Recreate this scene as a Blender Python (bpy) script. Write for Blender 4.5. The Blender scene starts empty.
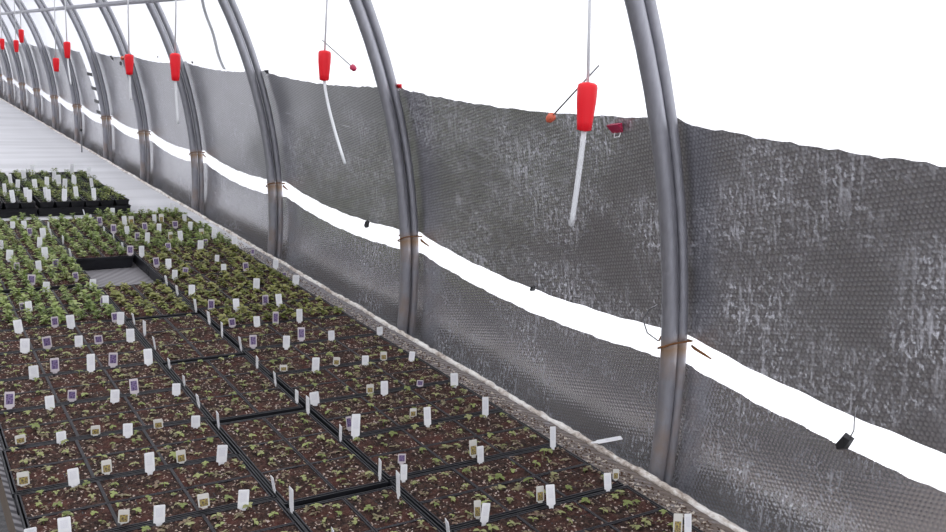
import bpy, bmesh, math, random
from mathutils import Vector, Matrix
random.seed(7)
PI=math.pi
sc=bpy.context.scene
col=sc.collection
XC,ZC=-.795,.783            # centre of the greenhouse arch
R_PIPE,R_RAIL,R_FOIL,R_FILM=2.545,2.587,2.617,2.635
BZ=.63                      # bench top
SZ=.6925                    # soil level in the flats
HY0,HS,NH=1.7235,1.5,18     # first hoop, spacing, count

# ------------------------------------------------------------------ helpers
def link(name,me,mat=None,parent=None,loc=None,rot=None):
    o=bpy.data.objects.new(name,me); col.objects.link(o)
    if mat is not None and me is not None and not me.materials:
        for m in (mat if isinstance(mat,(list,tuple)) else [mat]): me.materials.append(m)
    if parent is not None: o.parent=parent
    if loc is not None: o.location=loc
    if rot is not None: o.rotation_euler=rot
    return o
def tag(o,label=None,cat=None,group=None,kind=None):
    if label: o['label']=label
    if cat: o['category']=cat
    if group: o['group']=group
    if kind: o['kind']=kind
    return o
def empty(name,loc=(0,0,0),rz=0):
    o=bpy.data.objects.new(name,None); col.objects.link(o); o.location=loc; o.rotation_euler=(0,0,rz); o.empty_display_size=.05
    return o
class MB:
    def __init__(s): s.v=[];s.f=[];s.m=[];s.uv=None
    def add(s,vs,fs,mi=0):
        b=len(s.v); s.v+= [tuple(v) for v in vs]; s.f+=[tuple(i+b for i in f) for f in fs]; s.m+=[mi]*len(fs)
    def box(s,x0,x1,y0,y1,z0,z1,mi=0):
        s.add([(x0,y0,z0),(x1,y0,z0),(x1,y1,z0),(x0,y1,z0),(x0,y0,z1),(x1,y0,z1),(x1,y1,z1),(x0,y1,z1)],
              [(3,2,1,0),(4,5,6,7),(0,1,5,4),(1,2,6,5),(2,3,7,6),(3,0,4,7)],mi)
    def tube(s,pts,r,n=10,mi=0,cap=True):
        pts=[Vector(p) for p in pts]; rs=r if isinstance(r,(list,tuple)) else [r]*len(pts)
        t0=(pts[1]-pts[0]).normalized(); a=Vector((0,1,0)) if abs(t0.y)<.9 else Vector((0,0,1))
        nrm=(a-t0*a.dot(t0)).normalized(); vs=[]
        for i,p in enumerate(pts):
            t=(pts[min(i+1,len(pts)-1)]-pts[max(i-1,0)]).normalized()
            nrm=(nrm-t*nrm.dot(t)).normalized(); b=t.cross(nrm)
            for k in range(n):
                q=2*PI*k/n; vs.append(p+(nrm*math.cos(q)+b*math.sin(q))*rs[i])
        fs=[(i*n+k,i*n+(k+1)%n,(i+1)*n+(k+1)%n,(i+1)*n+k) for i in range(len(pts)-1) for k in range(n)]
        if cap: fs+= [tuple(range(n))[::-1],tuple((len(pts)-1)*n+k for k in range(n))]
        s.add(vs,fs,mi)
    def frust(s,x,y,z0,z1,a0,b0,a1,b1,mi=0,capb=True,capt=True):
        vs=[(x-a0,y-b0,z0),(x+a0,y-b0,z0),(x+a0,y+b0,z0),(x-a0,y+b0,z0),(x-a1,y-b1,z1),(x+a1,y-b1,z1),(x+a1,y+b1,z1),(x-a1,y+b1,z1)]
        fs=[(0,1,5,4),(1,2,6,5),(2,3,7,6),(3,0,4,7)]
        if capb: fs.append((3,2,1,0))
        if capt: fs.append((4,5,6,7))
        s.add(vs,fs,mi)
    def mesh(s,name,smooth=False,uv=None):
        me=bpy.data.meshes.new(name); me.from_pydata(s.v,[],s.f)
        me.polygons.foreach_set('material_index',s.m)
        if smooth: me.polygons.foreach_set('use_smooth',[True]*len(s.f))
        if uv is not None:
            l=me.uv_layers.new(name='UVMap'); buf=[]
            for p in me.polygons:
                for vi in p.vertices: buf+=list(uv[vi])
            l.data.foreach_set('uv',buf)
        me.update(); return me
    def build(s,name,mat,parent=None,smooth=False,uv=None,loc=None,rot=None):
        return link(name,s.mesh(name,smooth,uv),mat,parent,loc,rot)
def arc(R,th): return (XC+R*math.cos(th),ZC+R*math.sin(th))
def lathe(mb,prof,n=16,mi=0,z0=0):
    vs=[];fs=[]
    for r,z in prof:
        for k in range(n): vs.append((r*math.cos(2*PI*k/n),r*math.sin(2*PI*k/n),z))
    for i in range(len(prof)-1):
        for k in range(n): fs.append((i*n+k,i*n+(k+1)%n,(i+1)*n+(k+1)%n,(i+1)*n+k))
    fs.append(tuple(range(n))[::-1]); fs.append(tuple((len(prof)-1)*n+k for k in range(n)))
    mb.add(vs,fs,mi)
ORD='first second third fourth fifth sixth seventh eighth ninth tenth eleventh twelfth thirteenth fourteenth fifteenth sixteenth seventeenth eighteenth nineteenth twentieth'.split()

# ------------------------------------------------------------------ materials
class N:
    def __init__(s,name):
        s.mat=bpy.data.materials.new(name); s.mat.use_nodes=True; s.t=s.mat.node_tree; s.t.nodes.clear()
        s.out=s.t.nodes.new('ShaderNodeOutputMaterial')
    def n(s,typ,**kw):
        nd=s.t.nodes.new('ShaderNode'+typ)
        ins=kw.pop('ins',{})
        for k,v in kw.items(): setattr(nd,k,v)
        for k,v in ins.items(): s.set(nd,k,v)
        return nd
    def set(s,nd,k,v):
        sock=nd.inputs[k]
        if isinstance(v,bpy.types.NodeSocket): s.t.links.new(v,sock)
        elif isinstance(v,(tuple,list)) and len(v)==3 and sock.type=='RGBA': sock.default_value=(*v,1)
        else: sock.default_value=v
    def math(s,op,a,b=None,c=None,clamp=False):
        nd=s.n('Math',operation=op,use_clamp=clamp); s.set(nd,0,a)
        if b is not None: s.set(nd,1,b)
        if c is not None: s.set(nd,2,c)
        return nd.outputs[0]
    def noise(s,vec,scale,detail=3,rough=.55): 
        nd=s.n('TexNoise',ins={'Scale':scale,'Detail':detail,'Roughness':rough}); s.t.links.new(vec,nd.inputs['Vector']); return nd.outputs['Fac']
    def mapping(s,vec,scale=(1,1,1),rot=(0,0,0)):
        nd=s.n('Mapping'); s.t.links.new(vec,nd.inputs['Vector']); nd.inputs['Scale'].default_value=scale; nd.inputs['Rotation'].default_value=rot; return nd.outputs[0]
    def ramp(s,fac,stops,interp='LINEAR'):
        nd=s.n('ValToRGB'); s.t.links.new(fac,nd.inputs[0]); e=nd.color_ramp.elements; nd.color_ramp.interpolation=interp
        while len(e)<len(stops): e.new(.5)
        for i,(p,c) in enumerate(stops):
            e[i].position=p; e[i].color=(*c,1) if isinstance(c,(tuple,list)) else (c,c,c,1)
        return nd.outputs[0]
    def mix(s,fac,a,b,blend='MIX'):
        nd=s.n('MixRGB',blend_type=blend); s.set(nd,0,fac); s.set(nd,1,a); s.set(nd,2,b); return nd.outputs[0]
    def bsdf(s,**k):
        nd=s.n('BsdfPrincipled')
        for a,b in k.items(): s.set(nd,a.replace('_',' '),b)
        return nd
    def bump(s,h,strength=.3,dist=.002):
        nd=s.n('Bump'); s.t.links.new(h,nd.inputs['Height']); nd.inputs['Strength'].default_value=strength; nd.inputs['Distance'].default_value=dist; return nd.outputs[0]
    def done(s,sh): s.t.links.new(sh.outputs[0] if not isinstance(sh,bpy.types.NodeSocket) else sh,s.out.inputs[0]); return s.mat
def simple(name,c,rough=.5,metal=0,var=.15,scale=40,spec=.5):
    m=N(name); tc=m.n('TexCoord').outputs['Object']
    nz=m.noise(tc,scale)
    cc=m.mix(nz,tuple(max(0,x*(1-var)) for x in c),tuple(min(1,x*(1+var)) for x in c))
    b=m.bsdf(Base_Color=cc,Roughness=rough,Metallic=metal); b.inputs['Specular IOR Level'].default_value=spec
    return m.done(b)
def mat_film():
    m=N('poly_film'); tc=m.n('TexCoord').outputs['Object']
    sp=m.n('TexVoronoi',ins={'Scale':9.0,'Randomness':1.0}); m.t.links.new(m.mapping(tc,(1,1,1.6)),sp.inputs['Vector'])
    msk=m.math('LESS_THAN',sp.outputs['Distance'],.06)
    pick=m.math('GREATER_THAN',m.n('SeparateColor',ins={0:sp.outputs['Color']}).outputs[0],.8)
    dirt=m.math('MULTIPLY',m.math('MULTIPLY',msk,pick),m.ramp(m.noise(tc,160),[(.45,0),(.6,1)]))
    tr=m.n('BsdfTransparent',ins={'Color':(.97,.97,.985)}); tl=m.n('BsdfTranslucent',ins={'Color':(.93,.935,.96)})
    df=m.n('BsdfDiffuse',ins={'Color':(.66,.67,.76)})
    a=m.n('MixShader',ins={0:.5}); m.t.links.new(tr.outputs[0],a.inputs[1]); m.t.links.new(tl.outputs[0],a.inputs[2])
    lw=m.n('LayerWeight',ins={'Blend':.5}); gz=m.math('POWER',lw.outputs['Facing'],3.0)
    b=m.n('MixShader',ins={0:m.math('MULTIPLY_ADD',gz,.8,.08,clamp=True)}); m.t.links.new(a.outputs[0],b.inputs[1]); m.t.links.new(df.outputs[0],b.inputs[2])
    dd=m.n('BsdfDiffuse',ins={'Color':(.25,.23,.22)})
    c=m.n('MixShader',ins={0:m.math('MULTIPLY',dirt,.75)}); m.t.links.new(b.outputs[0],c.inputs[1]); m.t.links.new(dd.outputs[0],c.inputs[2])
    return m.done(c)
def mat_foil(name,lower):
    m=N(name); uv=m.n('TexCoord').outputs['UV']
    s=m.n('SeparateXYZ'); m.t.links.new(uv,s.inputs[0]); u,v=s.outputs[0],s.outputs[1]
    # hexagonal bubble wrap: three waves 60 degrees apart
    k=2*PI/.0105
    def wave(ang):
        a=m.math('MULTIPLY',u,k*math.cos(ang)); b=m.math('MULTIPLY_ADD',v,k*math.sin(ang),a); return m.math('COSINE',b)
    hx=m.math('ADD',m.math('ADD',wave(.26),wave(.26+PI/3)),wave(.26+2*PI/3))
    wr=m.noise(m.mapping(uv,(1.1,2.2,1)),3,4)            # slow wrinkles
    fine=m.noise(m.mapping(uv,(1,.5,1)),60,3)
    h=m.math('MULTIPLY_ADD',wr,30.0,m.math('MULTIPLY_ADD',fine,1.2,hx))
    nrm=m.bump(h,1.0,.00011 if not lower else .00011)
    # dried water marks: speckles and downward runs
    big=m.ramp(m.noise(m.mapping(uv,(1.0,1.5,1)),2.3,5,.65),[(.42,0),(.62,1)])
    runs=m.ramp(m.noise(m.mapping(uv,(75,8,1)),1.0,5,.7),[(.52,0),(.64,1)])
    spk=m.ramp(m.noise(m.mapping(uv,(1.5,1,1)),60,5,.75),[(.53,0),(.60,1)])
    res=m.math('MULTIPLY',big,m.math('MAXIMUM',m.math('MULTIPLY',runs,.75),spk))
    if not lower:   # whitish crease left by the fold in the sheet
        cr=m.math('SUBTRACT',1.0,m.math('MULTIPLY',m.math('ABSOLUTE',m.math('SUBTRACT',v,CREASE)),260.0),clamp=True)
        res=m.math('MAXIMUM',res,m.math('MULTIPLY',cr,m.ramp(m.noise(m.mapping(uv,(7,1,1)),1.0,2),[(.56,0),(.66,1)])))
    res=m.math('MULTIPLY',res,.85 if not lower else .45)
    base=m.mix(m.noise(m.mapping(uv,(1,1,1)),2.2,4),FOIL_A if not lower else (.80,.79,.80),FOIL_B if not lower else (.9,.9,.91))
    base=m.mix(1.0,base,m.ramp(m.math('MULTIPLY_ADD',hx,.22,m.math('MULTIPLY',m.noise(m.mapping(uv,(1,.7,1)),150,2),1.0)),[(.2,.55 if not lower else .74),(.75,1.0)]),'MULTIPLY')
    b=m.bsdf(Base_Color=base,Metallic=1.0,Roughness=m.math('MULTIPLY_ADD',res,.3,.3 if not lower else .16),Normal=nrm)
    b.inputs['Coat Weight'].default_value=1.0; b.inputs['Coat Roughness'].default_value=.22; b.inputs['Coat IOR'].default_value=1.6
    d=m.n('BsdfDiffuse',ins={'Color':(.62,.62,.67)})
    x=m.n('MixShader',ins={0:m.math('ADD',res,.10 if not lower else .16,clamp=True)}); m.t.links.new(b.outputs[0],x.inputs[1]); m.t.links.new(d.outputs[0],x.inputs[2])
    return m.done(x)
CREASE=.2345*R_FOIL
FOIL_A,FOIL_B=(.50,.49,.505),(.64,.635,.655)
def mat_galv():
    m=N('galvanised_steel'); tc=m.n('TexCoord').outputs['Object']
    z=m.n('SeparateXYZ'); m.t.links.new(tc,z.inputs[0])
    nz=m.noise(m.mapping(tc,(1,1,.25)),90,3); sp=m.noise(tc,14,4)
    base=m.mix(nz,(.25,.25,.275),(.39,.39,.43))
    # rust run spreading down from the wire tie
    d=m.math('SUBTRACT',z.outputs[2],.985)
    band=m.math('SUBTRACT',1.0,m.math('MULTIPLY',m.math('ABSOLUTE',m.math('ADD',d,m.math('MULTIPLY',m.math('SUBTRACT',sp,.5),.05))),28.0),clamp=True)
    low=m.math('MULTIPLY',m.math('LESS_THAN',d,0.0),m.ramp(sp,[(.4,0),(.7,.5)]))
    rust=m.math('MAXIMUM',m.math('MULTIPLY',band,.95),low)
    base=m.mix(rust,base,(.27,.17,.10))
    b=m.bsdf(Base_Color=base,Metallic=m.math('SUBTRACT',.75,m.math('MULTIPLY',rust,.6),clamp=True),Roughness=m.math('MULTIPLY_ADD',nz,.15,.38))
    return m.done(b)
def mat_soil():
    m=N('potting_soil'); tc=m.n('TexCoord').outputs['Object']; oi=m.n('ObjectInfo').outputs['Random']
    off=m.n('VectorMath',operation='ADD'); m.t.links.new(tc,off.inputs[0])
    cmb=m.n('CombineXYZ',ins={0:m.math('MULTIPLY',oi,7.0),1:m.math('MULTIPLY',oi,3.0)}); m.t.links.new(cmb.outputs[0],off.inputs[1]); p=off.outputs[0]
    n1=m.noise(p,90,4,.7); n2=m.noise(p,16,3); v=m.n('TexVoronoi',ins={'Scale':230.0}); m.t.links.new(p,v.inputs['Vector'])
    vc=m.n('SeparateColor',ins={0:v.outputs['Color']})
    base=m.ramp(n1,[(.34,(.008,.005,.005)),(.5,(.030,.017,.014)),(.7,(.095,.054,.041))])
    red=m.mix(m.ramp(n2,[(.45,0),(.7,.6)]),base,(.085,.028,.022))
    chips=m.math('GREATER_THAN',vc.outputs[0],.935)
    c=m.mix(m.math('MULTIPLY',chips,.8),red,m.mix(vc.outputs[1],(.33,.24,.19),(.50,.42,.38)))
    h=m.math('MULTIPLY_ADD',n1,1.0,m.math('MULTIPLY',v.outputs['Distance'],.6))
    b=m.bsdf(Base_Color=c,Roughness=.9,Normal=m.bump(h,.9,.005)); b.inputs['Specular IOR Level'].default_value=.2
    return m.done(b)
def mat_leaf(name,a,b_,c_):
    m=N(name); tc=m.n('TexCoord').outputs['Object']; oi=m.n('ObjectInfo').outputs['Random']
    f=m.math('FRACT',m.math('ADD',m.noise(tc,55,2),m.math('MULTIPLY',oi,.8)))
    cc=m.ramp(f,[(0,a),(.5,b_),(1,c_)])
    b=m.bsdf(Base_Color=cc,Roughness=.5); b.inputs['Specular IOR Level'].default_value=.35
    t=m.n('BsdfTranslucent'); m.t.links.new(cc,t.inputs['Color'])
    x=m.n('MixShader',ins={0:.3}); m.t.links.new(b.outputs[0],x.inputs[1]); m.t.links.new(t.outputs[0],x.inputs[2])
    return m.done(x)
def mat_bench():
    m=N('woven_bench_cloth'); tc=m.n('TexCoord').outputs['Object']
    s=m.n('SeparateXYZ'); m.t.links.new(tc,s.inputs[0]); x,y=s.outputs[0],s.outputs[1]
    k=2*PI/.026
    w1=m.math('COSINE',m.math('MULTIPLY',m.math('ADD',x,m.math('MULTIPLY',y,.75)),k))
    w2=m.math('COSINE',m.math('MULTIPLY',m.math('SUBTRACT',x,m.math('MULTIPLY',y,.75)),k*.5))
    ln=m.ramp(m.math('MULTIPLY_ADD',w1,.4,m.math('MULTIPLY_ADD',w2,.1,.5)),[(.3,0),(.75,1)])
    st=m.noise(m.mapping(tc,(.35,2.2,1)),2.0,3)
    clean=m.mix(m.ramp(st,[(.35,0),(.65,1)]),(.47,.47,.495),(.58,.58,.61))
    base=m.mix(m.math('MULTIPLY',ln,m.math('MULTIPLY',m.math('LESS_THAN',y,4.87),.85)),m.mix(m.math('LESS_THAN',y,4.87),clean,(.27,.26,.275)),(.05,.046,.055))
    # spilled compost ground into the cloth along the bench edge, thinning out with distance
    nz=m.noise(tc,34,4,.7)
    near=m.math('MULTIPLY',m.math('MULTIPLY_ADD',y,-.34,1.45,clamp=True),m.math('GREATER_THAN',x,.80))
    dm=m.math('MULTIPLY',m.ramp(nz,[(.28,0),(.48,1)]),near)
    c=m.mix(m.math('MULTIPLY',dm,.9),base,m.mix(m.noise(tc,120,2),(.055,.036,.028),(.24,.19,.155)))
    b=m.bsdf(Base_Color=c,Roughness=.7,Normal=m.bump(m.math('MULTIPLY_ADD',nz,.8,w1),.4,.0015)); b.inputs['Specular IOR Level'].default_value=.3
    return m.done(b)
def mat_rim():
    m=N('bench_edge_wire'); tc=m.n('TexCoord').outputs['Object']
    n1=m.noise(m.mapping(tc,(1,.6,1)),70,4,.7); n2=m.noise(tc,9,3)
    f=m.math('MULTIPLY_ADD',n2,.5,m.math('MULTIPLY',n1,.6))
    c=m.ramp(f,[(.38,(.16,.11,.085)),(.5,(.5,.44,.39)),(.62,(.78,.75,.72))])
    b=m.bsdf(Base_Color=c,Roughness=.6,Normal=m.bump(n1,.8,.004)); return m.done(b)
def mat_tag(name,kind):
    m=N(name); uv=m.n('TexCoord').outputs['UV']
    s=m.n('SeparateXYZ'); m.t.links.new(uv,s.inputs[0]); u,v=s.outputs[0],s.outputs[1]
    def band(x,a,b): return m.math('MULTIPLY',m.math('GREATER_THAN',x,a),m.math('LESS_THAN',x,b))
    oi=m.n('ObjectInfo').outputs['Random']
    if kind=='W':
        nb=m.noise(m.mapping(uv,(9,26,1)),2,2)
        box=m.math('MULTIPLY',band(u,.2,.8),band(v,.35,.85))
        ink=m.math('MULTIPLY',m.math('MULTIPLY',box,m.ramp(nb,[(.45,0),(.6,1)])),.4)
        c=m.mix(ink,(.88,.88,.90),(.46,.46,.58))
    else:
        pic=m.math('MULTIPLY',band(u,.14,.86),band(v,.22,.86) if kind=='P' else band(v,.08,.62))
        nz=m.noise(m.mapping(uv,(1,1.6,1)),6,3)
        if kind=='P': pc=m.ramp(nz,[(.35,(.055,.035,.10)),(.55,(.22,.16,.33)),(.7,(.36,.24,.36))]); bd=(.66,.60,.63)
        else: pc=m.ramp(nz,[(.35,(.10,.075,.045)),(.5,(.30,.23,.13)),(.64,(.62,.50,.10))]); bd=(.74,.72,.68)
        c=m.mix(pic,bd,pc)
    b=m.bsdf(Base_Color=c,Roughness=.35)
    t=m.n('BsdfTranslucent'); m.t.links.new(c,t.inputs['Color'])
    x=m.n('MixShader',ins={0:.25}); m.t.links.new(b.outputs[0],x.inputs[1]); m.t.links.new(t.outputs[0],x.inputs[2])
    return m.done(x)
def mat_gravel():
    m=N('aisle_gravel'); tc=m.n('TexCoord').outputs['Object']
    n1=m.noise(tc,40,5,.7); n2=m.noise(tc,1.3,3)
    c=m.mix(m.math('MULTIPLY',n2,.5),m.ramp(n1,[(.35,(.07,.07,.075)),(.65,(.24,.24,.25))]),(.15,.145,.15))
    return m.done(m.bsdf(Base_Color=c,Roughness=.9,Normal=m.bump(n1,.6,.01)))

M=dict(film=mat_film(),foil=mat_foil('bubble_foil_upper',False),foil2=mat_foil('bubble_foil_lower',True),galv=mat_galv(),soil=mat_soil(),
 bench=mat_bench(),pale_ground=simple('added_pale_ground',(.85,.86,.88),.8,0,.05,3),rim=mat_rim(),gravel=mat_gravel(),
 tray=simple('black_tray_plastic',(.011,.0115,.015),.5,0,.3,20,.3),
 pack=simple('grey_black_pack_plastic',(.020,.0185,.023),.5,0,.35,30,.22),
 pot=simple('black_pot_plastic',(.008,.008,.010),.55,0,.3,20,.25),
 red=simple('red_plastic',(.70,.008,.018),.45,0,.1,15,.3), dkred=simple('dark_red_plastic',(.38,.012,.06),.4,0,.2,15),
 orange=simple('faded_orange_plastic',(.52,.10,.05),.45,0,.2,15),
 cord=simple('white_tubing',(.60,.61,.63),.45,0,.08,20), white=simple('white_plastic',(.75,.75,.77),.4,0,.05,20),
 wire=simple('grey_wire',(.22,.22,.23),.45,.6,.2,60), rust=simple('rusty_wire',(.17,.075,.03),.85,.1,.6,60,.2),
 black=simple('black_clip_plastic',(.015,.015,.017),.45,0,.2,20), tape=simple('grey_film_tape',(.50,.51,.53),.6,0,.25,12),
 leg=simple('bench_timber',(.10,.075,.055),.8,0,.3,12),crumb=simple('compost_crumbs',(.09,.055,.04),.95,0,.8,60,.1),
 chip=simple('pale_chips',(.50,.44,.38),.9,0,.3,60,.2),
 leafA=mat_leaf('sprout_leaf',(.14,.17,.05),(.26,.31,.10),(.30,.30,.14)),
 leafB=mat_leaf('olive_leaf',(.11,.125,.03),(.20,.22,.055),(.31,.30,.11)),
 leafC=mat_leaf('green_leaf',(.12,.17,.045),(.22,.29,.08),(.36,.41,.17)),
 leafD=mat_leaf('pot_leaf',(.045,.075,.02),(.14,.19,.05),(.30,.33,.11)),
 litter=mat_leaf('dry_leaf',(.17,.13,.085),(.26,.25,.13),(.20,.12,.095)),
 W=mat_tag('white_tag','W'),P=mat_tag('purple_picture_tag','P'),Y=mat_tag('flower_picture_tag','Y'))

# ------------------------------------------------------------------ the setting
YA,YB=-3.0,29.0
def film_piece(name,t0,t1,n):
    mb=MB(); ys=[YA+(YB-YA)*i/32 for i in range(33)]
    for y in ys:
        for j in range(n+1):
            x,z=arc(R_FILM,t0+(t1-t0)*j/n); mb.v.append((x,y,z))
    for i in range(32):
        for j in range(n): a=i*(n+1)+j; mb.f.append((a,a+n+1,a+n+2,a+1)); mb.m.append(0)
    return tag(mb.build(name,M['film'],smooth=True),kind='structure')
TB=-math.asin(ZC/R_FILM)+.0
film_piece('wall_right',TB,.95,24); film_piece('ceiling',.95,PI-.95,24); film_piece('wall_left',PI-.95,PI-TB,24)
for nm,y in (('wall_back',YB),('wall_front',YA)):
    mb=MB(); pts=[(*arc(R_FILM,TB+(PI-2*TB)*j/48),) for j in range(49)]
    mb.add([(x,y,z) for x,z in pts],[tuple(range(49))]); tag(mb.build(nm,M['film']),kind='structure')
mb=MB(); mb.box(-3.45,1.86,-3.05,29.05,-.1,0); tag(mb.build('floor',M['gravel']),kind='structure')
mb=MB(); mb.box(1.86,30,-30,60,-.12,-.02); mb.box(-30,-3.45,-30,60,-.12,-.02); mb.box(-3.45,1.86,29.05,60,-.12,-.02); mb.box(-3.45,1.86,-30,-3.05,-.12,-.02)
tag(mb.build('ground',M['pale_ground']),kind='structure')  # pale ground added outside so the gap between the foils shows white

# ------------------------------------------------------------------ foil insulation (panels sag between the hoops)
def jit(y,a,b,s): return a*math.sin(y*b+s)+a*.7*math.sin(y*b*2.3+s*3.1)
def sag(y):                                   # 0 at a hoop .. 1 mid bay
    f=((y-HY0)/HS)%1.0; return math.sin(PI*f)**.8, f
def edge_top(y):
    s,f=sag(y); return .316-.011*s-.004*f+jit(y,.0006,41,1.)+jit(y,.0005,97,.3)
def edge_gaptop(y):
    s,f=sag(y); return .089-.020*s+.004*(1-f)*s+jit(y,.0006,23,2.)
def edge_gapbot(y):
    s,f=sag(y); return .057-.018*s+jit(y,.0006,31,4.)+jit(y,.0004,101,.3)
def foil(name,mat,y0,y1,lo,hi,nv,label,rr=0.0):
    mb=MB(); uv=[]; n=max(2,int((min(y1,9)-y0)/.03)+int(max(0,y1-9)/.1)); ys=[]
    y=y0
    while y<y1-.001: ys.append(y); y+=.025 if y<8 else .1
    ys.append(y1)
    for y in ys:
        a,b=lo(y),hi(y); s,f=sag(y)
        for j in range(nv+1):
            t=j/nv; th=a+(b-a)*t
            sp=math.sin(PI*t)**2; bul=-.006*s*sp-.004*math.sin(y*3.1+t*2)*sp+.0025*math.sin(y*9+t*5)*sp
            R=R_FOIL+rr+bul
            x,z=arc(R,th); mb.v.append((x,y,z)); uv.append((y,th*R_FOIL))
    for i in range(len(ys)-1):
        for j in range(nv): k=i*(nv+1)+j; mb.f.append((k,k+nv+1,k+nv+2,k+1)); mb.m.append(0)
    # back face and cut edges of the 3 mm sheet
    W=nv+1; n0=len(mb.v); nr=len(ys)
    def back(p):
        th=math.atan2(p[2]-ZC,p[0]-XC); return (p[0]+.003*math.cos(th),p[1],p[2]+.003*math.sin(th))
    for k in range(n0): mb.v.append(back(mb.v[k])); uv.append(uv[k])
    for i in range(nr-1):
        for j in range(nv): k=n0+i*W+j; mb.f.append((k,k+1,k+W+1,k+W)); mb.m.append(0)
    for idx in ([i*W for i in range(nr)],[i*W+nv for i in range(nr)],list(range(W)),[(nr-1)*W+j for j in range(W)]):
        b0=len(mb.v)
        for k in idx: mb.v+= [mb.v[k],mb.v[n0+k]]; uv+= [uv[k],uv[k]]
        for k in range(len(idx)-1): q=b0+2*k; mb.f.append((q,q+1,q+3,q+2)); mb.m.append(0)
    o=mb.build(name,mat,smooth=True,uv=uv)
    return tag(o,label,'insulation')
SPL=9.72
foil('foil_insulation',M['foil'],-1.2,SPL,edge_gaptop,edge_top,14,'silver bubble foil, long upper strip on the wall at the near end')
def lo2(y): return edge_gaptop(y)
def wedge_panel():
    # far panel: its near end is cut on a slant, so a wedge of bare film shows at the joint
    o=foil('foil_insulation',M['foil'],SPL+.06,28.6,edge_gaptop,edge_top,14,'silver bubble foil, upper strip beyond the slanted joint at the far end')
    for v in o.data.vertices:
        if v.co.y<SPL+.55:
            th=math.atan2(v.co.z-ZC,v.co.x-XC); w=max(0,(th-.09)/.22); k=1-(v.co.y-SPL-.06)/.49
            v.co.y+=.34*w*max(0,k)
    return o
wedge_panel()
foil('foil_insulation',M['foil2'],-1.2,28.6,lambda y:-.285,edge_gapbot,16,'silver bubble foil, lower strip below the white gap, behind the bench edge')
# unseen lining added on the opposite side of the house to darken the reflections
mb=MB(); ys=[-1+i*.6 for i in range(50)]
for y in ys:
    for j in range(9):
        x,z=arc(R_FOIL,PI+.285-.6*j/8); mb.v.append((x,y,z))
uv=[(v[1],math.atan2(v[2]-ZC,v[0]-XC)*R_FOIL) for v in mb.v]
for i in range(len(ys)-1):
    for j in range(8): k=i*9+j; mb.f.append((k,k+9,k+10,k+1)); mb.m.append(0)
tag(mb.build('foil_insulation',M['foil'],smooth=True,uv=uv),'unseen silver bubble foil added across the aisle to darken reflections','insulation')

# ------------------------------------------------------------------ hoops
def hoop_mesh(name,R,r,n):
    mb=MB(); a0=-math.asin((ZC-.001)/R); L=[]
    for i in range(97):
        th=a0+(PI-2*a0)*i/96; x,z=arc(R,th); L.append((x,0,z))
    mb.tube(L,r,n); return mb.mesh(name,True)
hp,hr=hoop_mesh('pipe',R_PIPE,.022,14),hoop_mesh('rail',R_RAIL,.017,10)
HDY=[-.008,-.002,.027,.008,-.006,-.03,-.01,.02]
HY=[HY0+HS*i+(HDY[i] if i<8 else 0) for i in range(NH)]
for i,y in enumerate(HY):
    e=tag(empty('greenhouse_hoop',(0,y,0)),'galvanised steel hoop arching up the wall, '+ORD[i]+' from the near end of the bench','hoop','galvanised hoops of the greenhouse')
    link('inner_pipe',hp,M['galv'],e); link('outer_rail',hr,M['galv'],e)
mb=MB(); x,z=arc(R_PIPE-.022-.0165,.485); mb.tube([(x,YA+.2,z)]+[(x,y,z) for y in range(-2,28)]+[(x,28.4,z)],.0165,12)
tag(mb.build('purlin_pipe',M['galv'],smooth=True),'grey purlin pipe running along under the hoops at the top','pipe')
PIPES={1.1:2.425,.9:2.630}
for X,Zp in PIPES.items():
    mb=MB(); mb.tube([(X,YA+.2,Zp)]+[(X,y,Zp) for y in range(-2,28)]+[(X,28.4,Zp)],.013,10)
    tag(mb.build('water_pipe',M['cord'],smooth=True),'white overhead water pipe '+('closer to the wall' if X>1 else 'further from the wall')+', feeding the hanging lines','pipe')

# rusty wire tie round every hoop at the gap between the foils
def wpt(R,th,y): x,z=arc(R,th); return (x,y,z)
for i in range(13):
    e=tag(empty('wire_tie',(0,HY[i],0)),'rusty wire tie round the '+ORD[i]+' hoop from the near end of the bench','wire','rusty wire ties on the hoops')
    mb=MB(); L=[]
    cx,cz=arc(R_PIPE+.022,.083)
    for k in range(25):
        a=2*PI*k/24; rx,ry=.050,.0272
        ca,sa=math.cos(a),math.sin(a); dx=rx*math.copysign(abs(ca)**.7,ca); dy=ry*math.copysign(abs(sa)**.7,sa)
        L.append((cx+dx*math.cos(.083),dy,cz+dx*math.sin(.083)+.003*math.sin(a*2)-.012*math.sin(a)))
    mb.tube(L,.0026,6,cap=False)
    # the tail lies out along the wall towards the near end
    x0,z0=arc(R_FOIL-.022,.079)
    mb.tube([(cx+.035,-.0275,cz-.002),(x0,-.045,z0+.004),(x0,-.075,z0-.001),(x0,-.105,z0-.006)],[.003,.0045,.004,.0022],6)
    mb.tube([(cx-.04,.02,cz+.008),(cx-.02,.035,cz+.012),(cx+.012,.05,cz+.010)],.0026,5)
    mb.build('wire_loop',M['rust'],e,smooth=True)
    if i in (0,2):
        mb=MB(); xh,zh=arc(R_FOIL-.025,.085)
        mb.tube([(xh-.01,.035,zh+.012),(xh-.015,.075,zh-.022),(xh-.015,.12,zh-.012),(xh-.012,.145,zh+.02),(xh-.01,.125,zh+.055),(xh-.01,.095,zh+.075)],.0022,6)
        mb.build('loose_wire_end',M['wire'],e,smooth=True)

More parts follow.
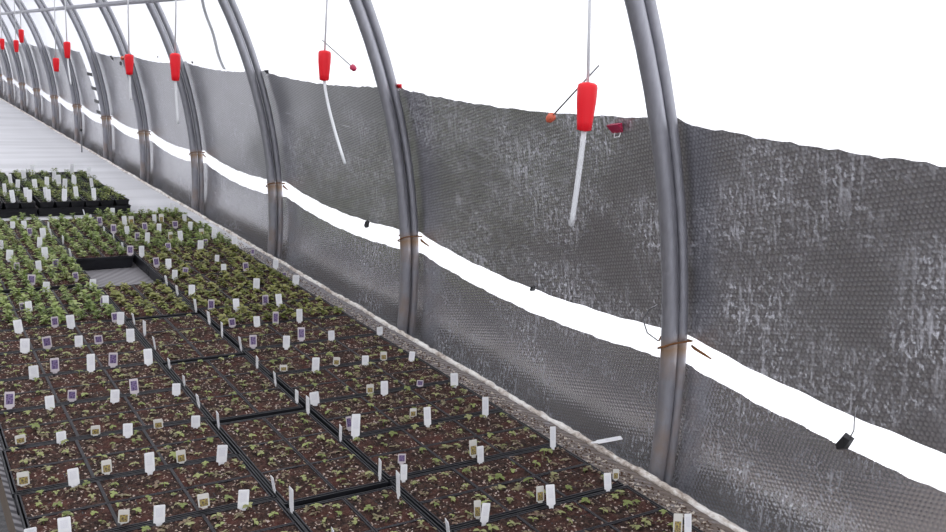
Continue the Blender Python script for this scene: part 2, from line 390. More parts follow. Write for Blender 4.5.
# ------------------------------------------------------------------ clips, tape and patches on the wall
def frame_at(th,y,R=R_FOIL-.006):
    e=empty('x',(*arc(R,th)[:1],y,arc(R,th)[1])); return e
def wall_thing(name,label,cat,th,y,R=R_FOIL-.008,group=None):
    x,z=arc(R,th); e=empty(name,(x,y,z)); e.rotation_euler=(0,-th,0)          # local -X points into the house, Z up the wall
    return tag(e,label,cat,group)
def binder(label,th,y,mat,s=1.0,tilt=0):
    e=wall_thing('binder_clip',label,'clip',th,y); e.rotation_euler=(tilt,-th,0)
    mb=MB(); a=.024*s
    # triangular sprung body: folded spine with two sloping jaws
    mb.add([(-.002,-a,.010*s),(-.020*s,-a,.010*s),(-.006,-a,-.016*s),(-.002,a,.010*s),(-.020*s,a,.010*s),(-.006,a,-.016*s)],
           [(0,1,2),(5,4,3),(0,3,4,1),(1,4,5,2),(2,5,3,0)])
    mb.build('clip_body',mat,e)
    mb=MB(); mb.tube([(-.004,-a*.5,-.014*s),(-.012,-a*.45,-.026*s),(-.013,a*.45,-.026*s),(-.004,a*.5,-.014*s)],.0016*s,6)
    mb.build('clip_handle',M['white'],e,smooth=True)
binder('dark red spring clip on the foil top edge behind the frontmost hanging weight',.300,1.95,M['dkred'],1.0,-.15)
binder('small red spring clip on foil top edge at the second hoop from the near end',.318,3.20,M['red'],.62)
binder('small black spring clip on foil top edge beside the third hoop from near end',.316,4.66,M['black'],.75)
binder('small black clip on foil top edge just beyond the fourth hoop from near end',.317,6.02,M['black'],.5)
binder('tiny black clip on foil top edge midway between fourth and fifth hoops',.321,6.88,M['black'],.42)
binder('black and white clip on foil top edge before the sixth hoop',.300,8.50,M['black'],1.0,.5)
binder('black clip with bent arm just under foil top edge near the sixth hoop',.285,8.2,M['black'],.9,-.6)
def hookclip(label,th,y,s,wire):
    e=wall_thing('hook_clip',label,'clip',th,y)
    mb=MB()
    mb.add([(-.004,-.022*s,.020*s),(-.004,.002*s,.026*s),(-.004,.020*s,-.006*s),(-.004,.014*s,-.022*s),(-.004,-.008*s,-.012*s),
            (-.016,-.018*s,.016*s),(-.018,0,.020*s),(-.018,.016*s,-.006*s),(-.016,.012*s,-.018*s),(-.018,-.006*s,-.008*s)],
           [(4,3,2,1,0),(5,6,7,8,9),(0,1,6,5),(1,2,7,6),(2,3,8,7),(3,4,9,8),(4,0,5,9)])
    mb.build('clip_body',M['black'],e)
    mb=MB(); mb.tube([(-.008,-.012*s,.018*s),(-.008,-.020*s,.04*s),(-.006,-.016*s,.07*s*wire),(-.005,-.02*s,.10*s*wire)],.0016,6)
    mb.build('hanging_wire',M['wire'],e,smooth=True)
hookclip('black hook clip hanging on a thin wire over the white gap nearest the bench end',.047,1.20,1.0,1.0)
hookclip('small dark hook clip in the white gap between second and third hoops',.070,3.69,.8,.5)
hookclip('tiny dark clip at the gap top edge between first and second hoops',.074,2.418,.45,.5)
for k,(th,y) in enumerate(((.224,9.86),(.172,9.80),(.124,9.78),(.084,9.74))):
    e=wall_thing('tape_patch','black tape patch on the slanted foil joint, '+ORD[k]+' one counted from the top','patch',th,y,R_FOIL-.0125,'black tape patches down the foil joint')
    mb=MB(); mb.box(-.004,.0,-.16,.10,-.016,.016); mb.box(-.006,-.004,-.13,.07,-.011,.011); mb.build('tape',M['black'],e)
mb=MB(); L=[]
for k in range(15):
    t=k/14; th=.47-.165*t; y=5.36+.13*math.sin(t*2.2)+.02*math.sin(t*9); L.append((th,y))
vs=[];fs=[]
for th,y in L:
    for s_,rr in ((-1,-.003),(1,-.003),(1,-.006),(-1,-.006)):
        x,z=arc(R_FILM+rr,th); vs.append((x,y+s_*.026,z))
for k in range(14):
    for j in range(4): a=k*4+j; b=k*4+(j+1)%4; fs.append((a,b,b+4,a+4))
fs+=[(3,2,1,0),(56,57,58,59)]
mb.add(vs,fs); tag(mb.build('film_repair_tape',M['tape']),'wavy grey repair tape stuck on the white film between third and fourth hoops','tape')

# ------------------------------------------------------------------ hanging drop lines with red weights
# X, Y, z of the weight's top and bottom; (y,z) the cord passes higher up; (y,z) of tube end
DROPS=[(1.1,1.357,1.680,1.592,(1.371,1.827),(1.372,1.406),'A'),(1.1,2.572,1.711,1.625,(2.564,1.853),(2.411,1.398),'B'),
 (.9,3.445,1.672,1.575,(3.424,1.855),(3.418,1.42),0),(.9,4.18,1.650,1.565,(4.175,1.871),(4.163,1.456),'C'),
 (.9,5.72,1.680,1.59,(5.731,1.905),(5.638,1.447),0),(.9,6.13,1.58,1.50,(6.10,1.913),None,0),
 (.9,7.68,1.74,1.645,(7.67,2.1),None,0),(.9,8.01,1.66,1.57,(8.0,2.1),None,0),(.9,8.96,1.66,1.57,(8.95,2.1),None,0)]
for i,(X,Y,zt,zb,up,lo,ex) in enumerate(DROPS):
    e=tag(empty('hanging_drop_line',(X,Y,zb)),'white drop line with a red plastic weight, '+ORD[i]+' one counted from the near bench end','drop line','hanging drop lines with red weights')
    Zp=PIPES[X]; L=zt-zb
    mb=MB(); lathe(mb,[(.008,0),(.0135,.002),(.0148,.2*L),(.0182,.62*L),(.0186,.9*L),(.0172,.965*L),(.012,L),(.006,L+.001)],18)
    mb.build('weight',M['red'],e,smooth=True)
    k=(Zp-zt)/(up[1]-zt); ytop=Y+(up[0]-Y)*k*.85
    mb=MB(); mb.tube([(0,0,L-.004),(0,up[0]-Y,up[1]-zb),(0,(up[0]-Y)*.5+(ytop-Y)*.5,(up[1]+Zp)/2-zb),(0,ytop-Y,Zp-.012-zb)],.0029,8)
    mb.build('cord',M['cord'],e,smooth=True)
    if lo:
        dy,dz=lo[0]-Y,lo[1]-zb; mb=MB(); P=[]
        for q in range(9):
            t=q/8; P.append((0,dy*(t**1.35),dz*t+.004))
        mb.tube(P,.0052 if i==0 else .0045,8); mb.build('tube',M['cord'],e,smooth=True)
    def spike(a,b,tip,mat):
        mb=MB(); mb.tube([a,b],.0017,6); mb.build('wire_arm',mat,e,smooth=True)
        mb=MB(); d=(Vector(b)-Vector(a)).normalized(); p=Vector(b)-d*.012
        mb.tube([p,p+d*.006,p+d*.018,p+d*.024],[.004,.009,.008,.003],8); mb.build('wire_arm_end',tip,e,smooth=True)
    if ex=='A': spike((.004,1.335-Y,1.712-zb),(.004,1.468-Y,1.607-zb),M['orange'],M['wire'])
    if ex=='B': spike((.004,2.600-Y,1.74-zb),(.004,2.382-Y,1.669-zb),M['dkred'],M['wire'])
    if ex=='C': spike((.004,4.16-Y,1.652-zb),(.004,4.33-Y,1.63-zb),M['orange'],M['wire'])

# ------------------------------------------------------------------ bench
BX0,BX1,BY0,BY1=.188,1.70,.95,26.0
be=tag(empty('bench',(.94,BY0,0)),'long pale cloth-topped growing bench running along the foil wall','bench')
def bl(o): o.location=(-.94,-BY0,0); return o
mb=MB(); nx,ny=20,260
for k in range(ny+1):
    for j in range(nx+1):
        x=BX0+(BX1-BX0)*j/nx; y=BY0+(BY1-BY0)*k/ny
        z=BZ+.002*math.sin(y*1.7+x*3)+(.0015*math.sin(y*5.1) if y>5.8 else 0); mb.v.append((x,y,z if y>5.8 else BZ))
for k in range(ny):
    for j in range(nx): a=k*(nx+1)+j; mb.f.append((a,a+1,a+nx+2,a+nx+1)); mb.m.append(0)
b0=len(mb.v)
bl(mb.build('bench_top',M['bench'],be,smooth=True))
# ragged rolled edge
mb=MB(); L=[];rs=[]
y=BY0
while y<BY1:
    L.append((BX1-.008+.002*math.sin(y*13)+random.uniform(-.002,.002),y,BZ+.002+.002*math.sin(y*7.3+1)+random.uniform(-.001,.001))); rs.append(.010+random.uniform(-.002,.002)); y+=.02 if y<7 else .06
mb.tube(L,rs,8)
bl(mb.build('edge_roll',M['rim'],be,smooth=True))
mb=MB(); mb.box(BX1-.05,BX1-.008,BY0,BY1,BZ-.09,BZ-.012); mb.box(BX0,BX0+.04,BY0,BY1,BZ-.09,BZ-.004); mb.box(BX0+.04,BX1-.05,BY0,BY0+.04,BZ-.09,BZ-.004); bl(mb.build('bench_frame',M['leg'],be))
for k in range(6):
    for x in (BX0+.02,BX1-.24):
        mb=MB(); mb.box(x,x+.07,BY0+.08+k*4.8,BY0+.15+k*4.8,0,BZ-.09 if x>0 else BZ-.09); bl(mb.build('leg',M['leg'],be))
# spilled compost along the edge strip
mb=MB(); mc=[]
rnd=random.Random(3)
for k in range(6000):
    y=1.1+(rnd.random()**1.4)*4.2; x=rnd.uniform(1.525,1.66); 
    s=rnd.uniform(.0012,.0042); 
    mi=1 if rnd.random()<.33 else 0
    q=rnd.random()*PI; c,s_=math.cos(q)*s,math.sin(q)*s; h=s*rnd.uniform(.5,1.2); el=rnd.uniform(1,2.6) if mi else 1
    mb.add([(x+c*el,y+s_*el,BZ+.001),(x-s_,y+c,BZ+.001),(x-c*el,y-s_*el,BZ+.001),(x+s_,y-c,BZ+.001),(x+c*.2,y+s_*.2,BZ+h+.001)],[(0,1,4),(1,2,4),(2,3,4),(3,0,4)],mi)
o=mb.build('spilled_compost',[M['crumb'],M['chip']]); tag(o,'brown compost crumbs spilled along the bench edge beside the flats','compost',kind='stuff')
e=tag(empty('bench_stake',(1.60,9.55,BZ)),'thin dark stake standing on the bare far end of the bench edge','stake')
mb=MB(); mb.tube([(0,0,0),(.001,0,.1),(0,0,.21)],[.006,.006,.005],8); mb.build('stake_rod',M['wire'],e,smooth=True)
mb=MB(); lathe(mb,[(.004,.2),(.011,.205),(.011,.222),(.005,.226)],8); mb.build('stake_cap',M['black'],e,smooth=True)

# ------------------------------------------------------------------ seedling flats
def leaf(mb,p,az,el,ln,wd,mi=0,cup=.15):
    d=Vector((math.cos(az)*math.cos(el),math.sin(az)*math.cos(el),math.sin(el))); s=Vector((-math.sin(az),math.cos(az),0)); u=s.cross(d)*-1
    if u.z<0: u=-u
    p=Vector(p); q=[]
    for t,w in ((0,.12),(.35,.9),(.7,.85),(1,.1)):
        c=p+d*ln*t-Vector((0,0,1))*ln*.35*t*t
        for k in (-1,0,1): q.append(c+s*(wd*.5*w*k)+u*(cup*wd*abs(k)*w))
    fs=[(i*3+k,i*3+k+1,i*3+k+4,i*3+k+3) for i in range(3) for k in range(2)]
    mb.add(q,fs,mi)
def sprout_mesh(name,kind,rn):
    mb=MB()
    if kind=='A':
        n=rn.choice((2,3,3,4)); h=rn.uniform(.005,.010); a0=rn.random()*6
        mb.tube([(0,0,-.004),(0,0,h)],.0009,5)
        for k in range(n): leaf(mb,(0,0,h),a0+k*2*PI/n+rn.uniform(-.4,.4),rn.uniform(.1,.6),rn.uniform(.007,.012),rn.uniform(.006,.009))
    elif kind in 'BC':
        n=rn.randint(9,13) if kind=='B' else rn.randint(13,18); H=rn.uniform(.012,.02) if kind=='B' else rn.uniform(.024,.034); a0=rn.random()*6
        mb.tube([(0,0,-.004),(rn.uniform(-.003,.003),0,H)],.0014,5)
        for k in range(n):
            t=(k+.5)/n; leaf(mb,(0,0,H*t),a0+k*2.4,rn.uniform(.1,.9),rn.uniform(.018,.027)*(1.2-.4*t),rn.uniform(.011,.016))
    elif kind=='L':
        n=rn.randint(4,6); a0=rn.random()*6
        mb.tube([(0,0,-.003),(.002,0,.003),(rn.uniform(-.012,.012),rn.uniform(-.012,.012),.005)],.0010,5)
        for k in range(n): leaf(mb,(rn.uniform(-.009,.009),rn.uniform(-.009,.009),.004),a0+k*2*PI/n,rn.uniform(-.05,.5),rn.uniform(.009,.017),rn.uniform(.005,.010))
    else:
        n=26; H=.045; a0=rn.random()*6
        for k in range(3): mb.tube([(0,0,0),(rn.uniform(-.02,.02),rn.uniform(-.02,.02),H)],.0016,5)
        for k in range(n):
            t=(k+.5)/n; r=.026*(1-.4*t)*rn.uniform(.3,1); a=a0+k*2.4
            leaf(mb,(r*math.cos(a),r*math.sin(a),H*t*rn.uniform(.7,1.15)),a,rn.uniform(-.1,.8),rn.uniform(.018,.028),rn.uniform(.012,.017))
    return mb.mesh(name,True)
rs=random.Random(11)
VAR={k:[sprout_mesh('seedling_'+k.lower(),k,rs) for _ in range(7)] for k in 'ABCDL'}
for k,m_ in (('A','leafA'),('B','leafB'),('C','leafC'),('D','leafD'),('L','litter')):
    for me in VAR[k]: me.materials.append(M[m_])
# flat: long side along local X, 0.525 x 0.268
TL,TW,TH=.2600,.1305,.060
def tray_mesh():
    mb=MB(); lip=.0035
    o=[(-TL,-TW),(TL,-TW),(TL,TW),(-TL,TW)]
    def ring(dx,z): return [(x-math.copysign(dx,x),y-math.copysign(dx,y),z) for x,y in o]
    rr=[ring(.010,0),ring(.004,TH-.010),ring(0,TH-.010),ring(0,TH),ring(lip,TH),ring(lip+.002,TH-.012),ring(.014,.004)]
    vs=sum(rr,[]); fs=[(3,2,1,0)]
    for i in range(len(rr)-1):
        for k in range(4): fs.append((i*4+k,i*4+(k+1)%4,(i+1)*4+(k+1)%4,(i+1)*4+k))
    fs.append(tuple(24+k for k in range(4))); mb.add(vs,fs)
    for k in range(10):                                                # moulded ribs on the long sides
        x=-TL+.03+k*(2*TL-.06)/9
        for s in (-1,1): mb.frust(x,s*(TW-.006),.004,TH-.010,.005,.0035,.005,.0055)
    return mb.mesh('tray_shell')
def pack_mesh():                                                       # six-cell insert, 0.168 x 0.123
    mb=MB(); a,b=.0840,.0612; w=.0036; z1=.0605
    for x0,x1,y0,y1 in ((-a,a,-b,-b+w),(-a,a,b-w,b),(-a,-a+w,-b+w,b-w),(a-w,a,-b+w,b-w)): mb.box(x0,x1,y0,y1,.030,z1)
    for x in (-a/3,a/3): mb.box(x-.0016,x+.0016,-b+w,b-w,.035,.0565)
    mb.box(-a+w,a-w,-.0016,.0016,.035,.0565)
    return mb.mesh('cell_pack')
def soil_mesh(rn):
    mb=MB(); a,b=.0825,.0600; nx,ny=36,26; ph=[rn.random()*6 for _ in range(6)]
    for j in range(ny+1):
        for i in range(nx+1):
            x=-a+2*a*i/nx; y=-b+2*b*j/ny
            cx=abs(((x+a)/(2*a)*3)%1-.5)*2; cy=abs(((y+b)/(2*b)*2)%1-.5)*2
            e=max(cx,cy)
            z=.0602-.0028*max(0,(e-.6)/.4)**2+rn.uniform(-.0024,.0024)+.0016*math.sin(x*60+ph[0])*math.sin(y*55+ph[1])
            mb.v.append((x,y,z))
    for j in range(ny):
        for i in range(nx): k=j*(nx+1)+i; mb.f.append((k,k+1,k+nx+2,k+nx+1)); mb.m.append(0)
    return mb.mesh('soil',True)
TRAY,PACK=tray_mesh(),pack_mesh(); SOIL=[soil_mesh(rs) for _ in range(5)]
TRAY.materials.append(M['tray']); PACK.materials.append(M['pack'])
for s in SOIL: s.materials.append(M['soil'])
TRAYS=[]
def flat(x,y,rz,kind,label,group,key):
    rz+=random.uniform(-.006,.006)
    e=tag(empty('seedling_flat',(x,y,BZ+.0015),rz),label,'seedling tray',group)
    if key[0]!='L': e.scale=(1,1.04 if key[0]=='R' else 1.03,1)
    link('tray_shell',TRAY,None,e)
    for i in range(3):
        for j in range(2):
            px_,py=-.1682+i*.1682,-.0622+j*.1244
            p=link('cell_pack',PACK,None,e,(px_,py,0))
            link('soil',random.choice(SOIL),None,p,None,(0,0,random.choice((0,PI))))
            for a in range(3):
                for b in range(2):
                    if kind=='A':
                        ks=['A'] if random.random()<.85 else []
                        if random.random()<.8: ks.append('L')
                        if random.random()<.3: ks.append('L')
                    elif kind=='B': ks=['B']+(['A'] if random.random()<.25 else [])
                    else: ks=['C'] if random.random()<.95 else ['B']
                    for kk in ks:
                        jx=random.uniform(-.016,.016) if kk in 'AL' else random.uniform(-.008,.008); jy=random.uniform(-.016,.016) if kk in 'AL' else random.uniform(-.008,.008)
                        o=link('seedling' if kk!='L' else 'dry_leaf_litter',random.choice(VAR[kk]),None,e,(px_-.053+a*.053+jx,py-.0285+b*.057+jy,.0590),(random.uniform(-.15,.15),random.uniform(-.15,.15),random.random()*6.28))  # kind L is dry leaf litter on the soil, with a stem added
                        s=random.uniform(.75,1.3)*(1.25 if kk=='A' else .85 if kk=='L' else 1.06); o.scale=(s,s,s)
    TRAYS.append((x,y,rz,key))
RWL='wall row'; RWM='middle row'; RWA='aisle row'
RN={}
for k in range(-2,14):
    yc=1.869+.2774*(k+.5); n=k+2
    kind='A' if yc<3.35 else ('B' if yc<4.5 else 'C' if k%3 else 'B')
    flat(1.2545+random.uniform(-.006,.006),yc,0,kind,('dark flat of tiny sprouts' if kind=='A' else 'green seedling flat')+' in row beside the wall, '+ORD[n]+' from near end','seedling flats in the row beside the wall',('R',n))
my=[1.315,1.857,2.40,2.943,3.486,4.571,5.113]; 
for n,y in enumerate(my):
    yc=y+.262; kind='A' if y<2.5 else 'B' if y<4 else 'C'
    if 2.9<y<3: kind='A'
    flat(.8515,yc,PI/2,kind,('dark flat of tiny sprouts' if kind=='A' else 'green seedling flat')+' lying lengthwise in middle row, '+ORD[n]+' from near end','seedling flats in the middle row',('M',n))
for k in range(-1,14):
    yc=1.8995+.2653*(k+.5)+(.05 if k>=8 else 0); n=k+1
    kind='A' if yc<3.4 else 'C'
    flat(.455+random.uniform(-.005,.005),yc,0,kind,('dark flat of tiny sprouts' if kind=='A' else 'green seedling flat')+' in row beside the aisle, '+ORD[n]+' from near end','seedling flats in the row beside the aisle',('L',n))

# ------------------------------------------------------------------ potted plants in carry trays beyond the flats
def pot_mesh():
    mb=MB(); a,b=.040,.030
    mb.frust(0,0,0,.074,b,b,a-.002,a-.002,0,True,False); mb.frust(0,0,.070,.080,a,a,a+.001,a+.001,0,False,False)
    vs=[(s*c*q,t*c*q,z) for c,z in ((a+.001,.080),(a-.004,.080),(a-.006,.066)) for q in (1,) for s,t in ((-1,-1),(1,-1),(1,1),(-1,1))]
    mb.add(vs,[(i*4+k,i*4+(k+1)%4,(i+1)*4+(k+1)%4,(i+1)*4+k) for i in range(2) for k in range(4)])
    return mb.mesh('pot')
POT=pot_mesh(); POT.materials.append(M['pot'])
mb=MB()
for j in range(7):
    for i in range(7): mb.v.append((-.034+.068*i/6,-.034+.068*j/6,.070+rs.uniform(-.003,.003)))
for j in range(6):
    for i in range(6): k=j*7+i; mb.f.append((k,k+1,k+8,k+7)); mb.m.append(0)
PSOIL=mb.mesh('soil',True); PSOIL.materials.append(M['soil'])
def carrier_mesh():
    mb=MB(); lip=.008; o=[(-.27,-.135),(.27,-.135),(.27,.135),(-.27,.135)]
    def ring(dx,z): return [(x-math.copysign(dx,x),y-math.copysign(dx,y),z) for x,y in o]
    rr=[ring(.008,0),ring(.002,.045),ring(0,.045),ring(0,.05),ring(.004,.05),ring(.006,.006)]
    vs=sum(rr,[]); fs=[(3,2,1,0)]
    for i in range(len(rr)-1):
        for k in range(4): fs.append((i*4+k,i*4+(k+1)%4,(i+1)*4+(k+1)%4,(i+1)*4+k))
    fs.append(tuple(20+k for k in range(4))); mb.add(vs,fs); return mb.mesh('carry_tray')
CARR=carrier_mesh(); CARR.materials.append(M['pot'])
POTROWS={}
def carrier(x,y,col_,row):
    o=link('carry_tray',CARR,None,None,(x,y,BZ+.0035)); tag(o,'black carry tray full of potted plants, '+('wall side' if col_==0 else 'aisle side')+', '+ORD[row]+' row back from the flats','tray','black carry trays of pots')
    for j in range(3):
        for i in range(6):
            px_,py=x-.2175+i*.087,y-.087+j*.087
            if px_<.42: continue
            POTROWS.setdefault((row*3+j),[]).append((px_,py))
for row,(xr) in enumerate((1.03,1.015,1.01,1.006,1.006)):
    carrier(xr,6.215+row*.278,0,row); carrier(xr-.543,6.215+row*.278,1,row)
for r_,L in POTROWS.items():
    L.sort(reverse=True)
    for n,(x,y) in enumerate(L):
        e=tag(empty('potted_plant',(x+random.uniform(-.003,.003),y+random.uniform(-.003,.003),BZ+.0105),random.uniform(-.05,.05)),
          'green plant in black pot, '+ORD[n]+' from the wall, '+ORD[r_]+' pot row behind the flats','potted plant','potted plants in the carry trays')
        link('pot',POT,None,e); link('soil',PSOIL,None,e)
        f=link('foliage',random.choice(VAR['D']),None,e,(0,0,.071),(0,0,random.random()*6.28)); s=random.uniform(.65,1.0); f.scale=(s,s,s*random.uniform(.8,1.2))

# ------------------------------------------------------------------ plant tags
def tag_mesh(kind,w,h,name):
    mb=MB(); t=.0005; a=w/2; c=.09*w; z0=.16*h
    out=[(-a,z0),(-.28*w,z0-.05*h),(-.22*w,-.006),(.22*w,-.006),(.28*w,z0-.05*h),(a,z0),(a,h-c),(a-c*.5,h-c*.1),(a-c,h),(-a+c,h),(-a+c*.5,h-c*.1),(-a,h-c)]
    n=len(out); b=.06*h
    def y_(z): return b*(z/h)**2
    vs=[(x,y_(z)-t,z) for x,z in out]+[(x,y_(z)+t,z) for x,z in out]
    fs=[tuple(range(n)),tuple(range(2*n-1,n-1,-1))]+[(k,k+n,(k+1)%n+n,(k+1)%n) for k in range(n)]
    mb.add(vs,fs)
    uv=[((v[0]+a)/w,max(0,(v[2]-z0)/(h-z0))) for v in vs]
    return mb.mesh(name,False,uv)
RAW='''W,0.51,3.967,0.0287,0.049 W,0.687,3.963,0.028,0.048 P,0.396,3.719,0.0203,0.036 W,0.416,3.699,0.0266,0.044 P,0.673,3.693,0.0198,0.041 W,0.683,3.676,0.0263,0.048 W,0.351,3.43,0.0306,0.051 P,0.471,3.464,0.0272,0.042 W,0.519,3.428,0.0302,0.053 P,0.674,3.456,0.0249,0.039 W,0.682,3.413,0.0284,0.052 E,0.731,3.41,0.0087,0.045 W,0.34,3.196,0.032,0.052 P,0.413,3.221,0.0315,0.045 W,0.505,3.197,0.0284,0.044 P,0.572,3.211,0.03,0.034 W,0.671,3.192,0.0303,0.051 E,0.732,3.259,0.0108,0.057 E,0.728,3.088,0.0103,0.048 P,0.397,2.967,0.0288,0.049 W,0.495,2.931,0.0274,0.06 P,0.565,2.957,0.0301,0.049 W,0.67,2.931,0.0294,0.056 W,0.334,2.93,0.0307,0.046 P,0.242,2.708,0.0291,0.05 W,0.34,2.658,0.0273,0.042 P,0.402,2.701,0.0266,0.036 W,0.506,2.639,0.0281,0.042 P,0.572,2.684,0.0279,0.05 Y,0.241,2.449,0.028,0.026 W,0.331,2.408,0.0268,0.034 Y,0.416,2.429,0.0267,0.029 W,0.488,2.384,0.0276,0.038 Y,0.218,2.198,0.0293,0.036 W,0.318,2.145,0.0275,0.046 Y,0.397,2.182,0.0264,0.036 W,0.487,2.14,0.0265,0.055 W,0.263,1.921,0.029,0.041 W,0.198,1.93,0.0279,0.03 Y,0.379,1.921,0.0263,0.034 W,0.445,1.884,0.0274,0.046 W,1.067,4.245,0.0296,0.048 W,1.038,4.031,0.0268,0.046 P,1.093,4.062,0.0271,0.046 E,0.984,3.946,0.0116,0.045 E,0.982,3.771,0.0098,0.043 W,1.024,3.712,0.0292,0.054 E,0.982,3.501,0.0092,0.052 P,1.037,3.488,0.0278,0.048 E,0.98,3.317,0.0114,0.051 W,1.267,4.062,0.0262,0.05 P,1.38,4.089,0.0283,0.044 W,1.525,4.096,0.0288,0.045 P,1.584,4.133,0.0292,0.033 W,1.492,3.761,0.0344,0.05 W,1.304,3.732,0.0305,0.056 W,1.13,3.459,0.028,0.05 P,1.258,3.487,0.0274,0.047 W,1.306,3.456,0.0274,0.054 P,1.045,3.245,0.0276,0.037 E,0.973,3.142,0.0121,0.057 W,1.128,3.213,0.0265,0.044 P,1.199,3.214,0.0255,0.054 W,1.295,3.214,0.0259,0.056 E,0.986,2.969,0.0139,0.053 P,1.033,2.981,0.0281,0.048 W,1.133,2.93,0.0271,0.049 P,1.214,2.993,0.0291,0.052 W,1.302,4.281,0.0242,0.045 E,0.723,2.884,0.0098,0.034 E,0.975,2.779,0.011,0.042 E,0.972,2.6,0.0105,0.047 E,0.977,2.437,0.012,0.042 E,0.973,2.342,0.0116,0.056 W,0.678,2.632,0.027,0.039 E,0.724,2.714,0.0072,0.031 E,0.713,2.52,0.0068,0.04 W,0.662,2.373,0.0267,0.037 E,0.717,2.348,0.0138,0.049 Y,0.573,2.407,0.0274,0.029 Y,1.042,2.715,0.0274,0.023 Y,0.57,2.169,0.026,0.036 W,0.655,2.124,0.0287,0.052 Y,0.553,1.917,0.0286,0.035 W,0.625,1.869,0.0274,0.051 E,0.72,1.925,0.0088,0.041 E,0.719,1.815,0.0107,0.063 W,1.13,2.664,0.0274,0.052 Y,1.221,2.704,0.0259,0.03 W,1.308,2.663,0.026,0.037 Y,1.391,2.691,0.0254,0.032 W,1.472,2.644,0.0231,0.036 W,1.478,2.366,0.0279,0.048 P,1.38,2.417,0.0246,0.022 Y,1.209,2.422,0.026,0.031 W,1.241,2.387,0.0259,0.048 W,1.02,2.4,0.0309,0.042 Y,1.24,2.202,0.0235,0.027 W,1.242,2.118,0.0239,0.059 W,1.022,2.128,0.0275,0.069 P,1.033,2.186,0.0187,0.042 E,0.981,2.134,0.0127,0.046 E,0.969,1.874,0.0116,0.057 W,1.019,1.842,0.0199,0.046 P,1.062,1.934,0.0238,0.028 E,0.968,1.773,0.0152,0.067 E,0.98,1.557,0.0147,0.048 E,0.76,1.677,0.0073,0.018 W,1.431,2.111,0.0227,0.063 W,1.475,1.841,0.0183,0.066 Y,1.253,1.891,0.0244,0.05 W,1.247,1.848,0.021,0.051 Y,1.26,1.604,0.0225,0.044 W,1.27,1.574,0.0247,0.056 Y,1.083,1.603,0.0154,0.047 W,1.082,1.576,0.0221,0.052 W,1.45,1.581,0.0217,0.047 Y,1.508,1.621,0.0193,0.03 Y,1.448,1.339,0.0236,0.053 W,1.47,1.328,0.0198,0.053 W,1.509,2.959,0.0264,0.033 W,1.315,2.958,0.0268,0.04 W,1.464,5.726,0.0312,0.058 W,1.445,5.374,0.0276,0.05 W,1.406,5.115,0.0264,0.053 P,1.35,5.207,0.0323,0.043 Y,1.413,4.912,0.0292,0.051 W,1.463,4.865,0.0309,0.062 P,1.369,4.693,0.028,0.038 W,1.309,4.58,0.0324,0.057 P,1.169,4.643,0.0305,0.039 W,1.507,4.639,0.0317,0.054 P,1.521,4.41,0.022,0.035 W,1.543,4.329,0.0301,0.041 W,1.102,5.642,0.0278,0.055 W,1.28,5.683,0.0284,0.054 E,0.958,5.688,0.0098,0.045 E,0.952,5.466,0.0114,0.053 P,0.983,5.377,0.0301,0.053 W,1.108,5.345,0.0284,0.058 Y,1.148,5.362,0.0305,0.053 W,1.279,5.383,0.0252,0.054 Y,1.321,5.4,0.0293,0.052 P,1.005,5.133,0.0308,0.053 W,1.064,5.077,0.0271,0.051 P,1.172,5.147,0.0296,0.052 W,1.226,5.072,0.0275,0.058 E,0.952,5.108,0.0126,0.05 P,1.074,4.896,0.0281,0.05 W,1.106,4.823,0.0278,0.062 E,0.966,4.94,0.0105,0.04 Y,1.241,4.885,0.0285,0.046 W,1.282,4.837,0.0284,0.059 P,0.969,4.576,0.0344,0.05 W,1.011,4.523,0.0277,0.057 E,0.961,4.701,0.01,0.043 P,1.026,4.291,0.0297,0.048 E,0.709,4.617,0.0112,0.045 W,0.439,4.877,0.026,0.048 W,0.444,4.6,0.0357,0.056 W,0.657,5.103,0.0309,0.055 W,0.605,4.865,0.0265,0.056 W,0.596,4.602,0.0308,0.059 W,0.537,4.35,0.0264,0.053 P,0.611,4.418,0.0271,0.04 P,0.474,4.114,0.0325,0.048 P,0.454,4.408,0.0265,0.037 E,0.699,5.238,0.0143,0.064 E,0.689,5.033,0.0122,0.066 P,0.651,4.136,0.027,0.04 W,0.548,5.41,0.0273,0.04 W,0.604,5.395,0.029,0.045 P,0.603,5.18,0.028,0.044 E,0.724,4.944,0.0091,0.043 Q,0.798,7.026,0.0353,0.05 Q,0.906,7.296,0.0325,0.05 Q,0.964,7.004,0.0294,0.05 Q,0.875,6.715,0.0301,0.05 Q,0.983,6.736,0.0325,0.05 Q,1.14,7.357,0.0289,0.05 Q,1.058,6.799,0.0247,0.05 Q,1.089,6.72,0.0266,0.05 Q,0.992,6.59,0.0319,0.05 Q,0.98,6.19,0.0301,0.05 Q,1.181,7.181,0.0306,0.05 Q,0.676,6.245,0.0314,0.05 Q,0.802,6.619,0.0354,0.05 Q,0.777,6.258,0.028,0.05 Q,0.861,6.028,0.0328,0.05 Q,0.675,5.976,0.0302,0.05 Q,0.741,5.85,0.0298,0.05 Q,0.688,6.602,0.0292,0.05 Q,0.595,6.385,0.0243,0.05 Q,0.686,6.851,0.0261,0.05 Q,1.086,6.076,0.0299,0.05 Q,0.592,5.964,0.0299,0.05 Q,1.127,6.569,0.0241,0.05'''
KN={'W':'white plant tag','E':'white tag turned edge-on','P':'purple-pictured plant tag','Y':'yellow-flower pictured plant tag'}
recs=[]
for it in RAW.split():
    q=it.split(','); k=q[0]; x,y,w,h=map(float,q[1:])
    recs.append([k,x,y,w,h])
byt={}
for r_ in recs:
    k,x,y,w,h=r_
    if k=='Q': continue
    best=min(TRAYS,key=lambda t:max(abs(x-t[0])/(TL if t[3][0]!='M' else TW),abs(y-t[1])/(TW if t[3][0]!='M' else TL)))
    byt.setdefault((best[3],k),[]).append(r_)
ROWN={'R':'wall-row','M':'middle-row','L':'aisle-row'}
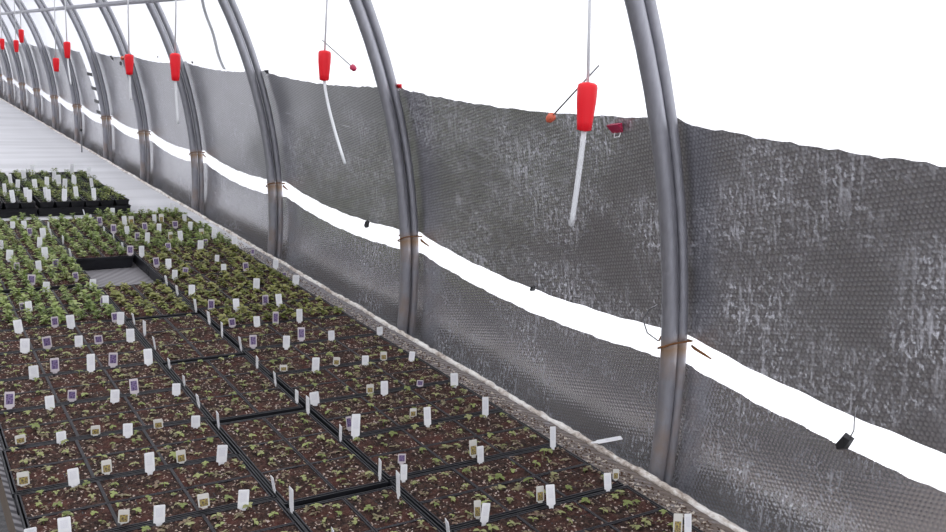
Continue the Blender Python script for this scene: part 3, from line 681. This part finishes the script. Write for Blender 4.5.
tr=random.Random(5)
def put_tag(k,x,y,z,w,h,label,group):
    kk='W' if k in 'EQ' else k
    az=math.atan2(x,y)                      # direction from the photographer's spot, 0 = along the house
    if k=='E': w=.023; rz=PI/2-az+tr.uniform(.25,.42)
    else: w=max(.016,min(.029,w-.0035)); rz=-az*.6+tr.uniform(-.14,.14)
    o=link('plant_tag',tag_mesh(kk,w,h,'plant_tag'),M[kk],None,(x,y,z),(tr.uniform(-.14,.06),tr.uniform(-.1,.1),rz))
    tag(o,label,'plant tag',group)
for ((row,n),k),L in byt.items():
    L.sort(key=lambda r:(-r[1],r[2]))
    for i,r_ in enumerate(L):
        lab=KN[k]+', '+ORD[i]+' from the wall, in '+ROWN[row]+' flat '+ORD[n]+' from near end' if len(L)>1 else KN[k]+' standing alone of its kind in '+ROWN[row]+' flat '+ORD[n]+' from near end'
        _,x,y,w,h=r_
        zz=SZ-.002
        if x>1.535: zz=BZ+.0005; 
        put_tag(k,x,y,zz,w,h,lab,'plant tags in the seedling flats')
# tags in the pots: snap each to its nearest pot
used={}
for r_ in recs:
    if r_[0]!='Q': continue
    _,x,y,w,h=r_
    c=sorted(((px_-x)**2+(py-y)**2,rw,n,px_,py) for rw,L in POTROWS.items() for n,(px_,py) in enumerate(L))
    for d,rw,n,px_,py in c:
        if (rw,n) not in used:
            used[(rw,n)]=1; put_tag('W',px_+.012,py-.022,BZ+.0805,w,.085,'white plant tag in the pot '+ORD[n]+' from the wall in pot row '+ORD[rw],'white tags in the potted plants'); break
# one blank tag lying on the bench edge
e=link('plant_tag',tag_mesh('W',.024,.085,'plant_tag'),M['W'],None,(1.672,1.905,BZ+.022),(1.45,0,1.15)); tag(e,'blank white plant tag lying fallen across the bench edge','plant tag')

# ------------------------------------------------------------------ light, camera
w=bpy.data.worlds.new('overcast'); sc.world=w; w.use_nodes=True; nt=w.node_tree
bg=nt.nodes['Background']; tcw=nt.nodes.new('ShaderNodeTexCoord'); sx=nt.nodes.new('ShaderNodeSeparateXYZ'); rp=nt.nodes.new('ShaderNodeValToRGB')
nt.links.new(tcw.outputs['Generated'],sx.inputs[0]); nt.links.new(sx.outputs[2],rp.inputs[0])
e_=rp.color_ramp.elements; e_[0].position=0.0; e_[0].color=(.93,.95,1,1); e_[1].position=1; e_[1].color=(1,1,1,1)
nt.links.new(rp.outputs[0],bg.inputs[0]); bg.inputs[1].default_value=1.8
sun=bpy.data.lights.new('sun','SUN'); sun.energy=1.2; sun.angle=math.radians(12); so=bpy.data.objects.new('sun',sun); col.objects.link(so); so.rotation_euler=(math.radians(-20),math.radians(48),0)
r,u,b=[[0.84646, -0.529459, 0.056384], [0.068415, 0.213168, 0.974617], [-0.528039, -0.821117, 0.216661]]
cam=bpy.data.cameras.new('camera'); co=bpy.data.objects.new('camera',cam); col.objects.link(co)
m=Matrix(((r[0],u[0],b[0],0),(r[1],u[1],b[1],0),(r[2],u[2],b[2],1.709),(0,0,0,1))); co.matrix_world=m
cam.sensor_width=36; cam.lens=36*927.08/946; cam.clip_start=.02; cam.clip_end=200
sc.camera=co
sc.view_settings.view_transform='Standard'; sc.view_settings.look='None'; sc.view_settings.exposure=0.0; sc.view_settings.gamma=1; sc.view_settings.use_curve_mapping=False
sc.cycles.max_bounces=10; sc.cycles.transparent_max_bounces=12
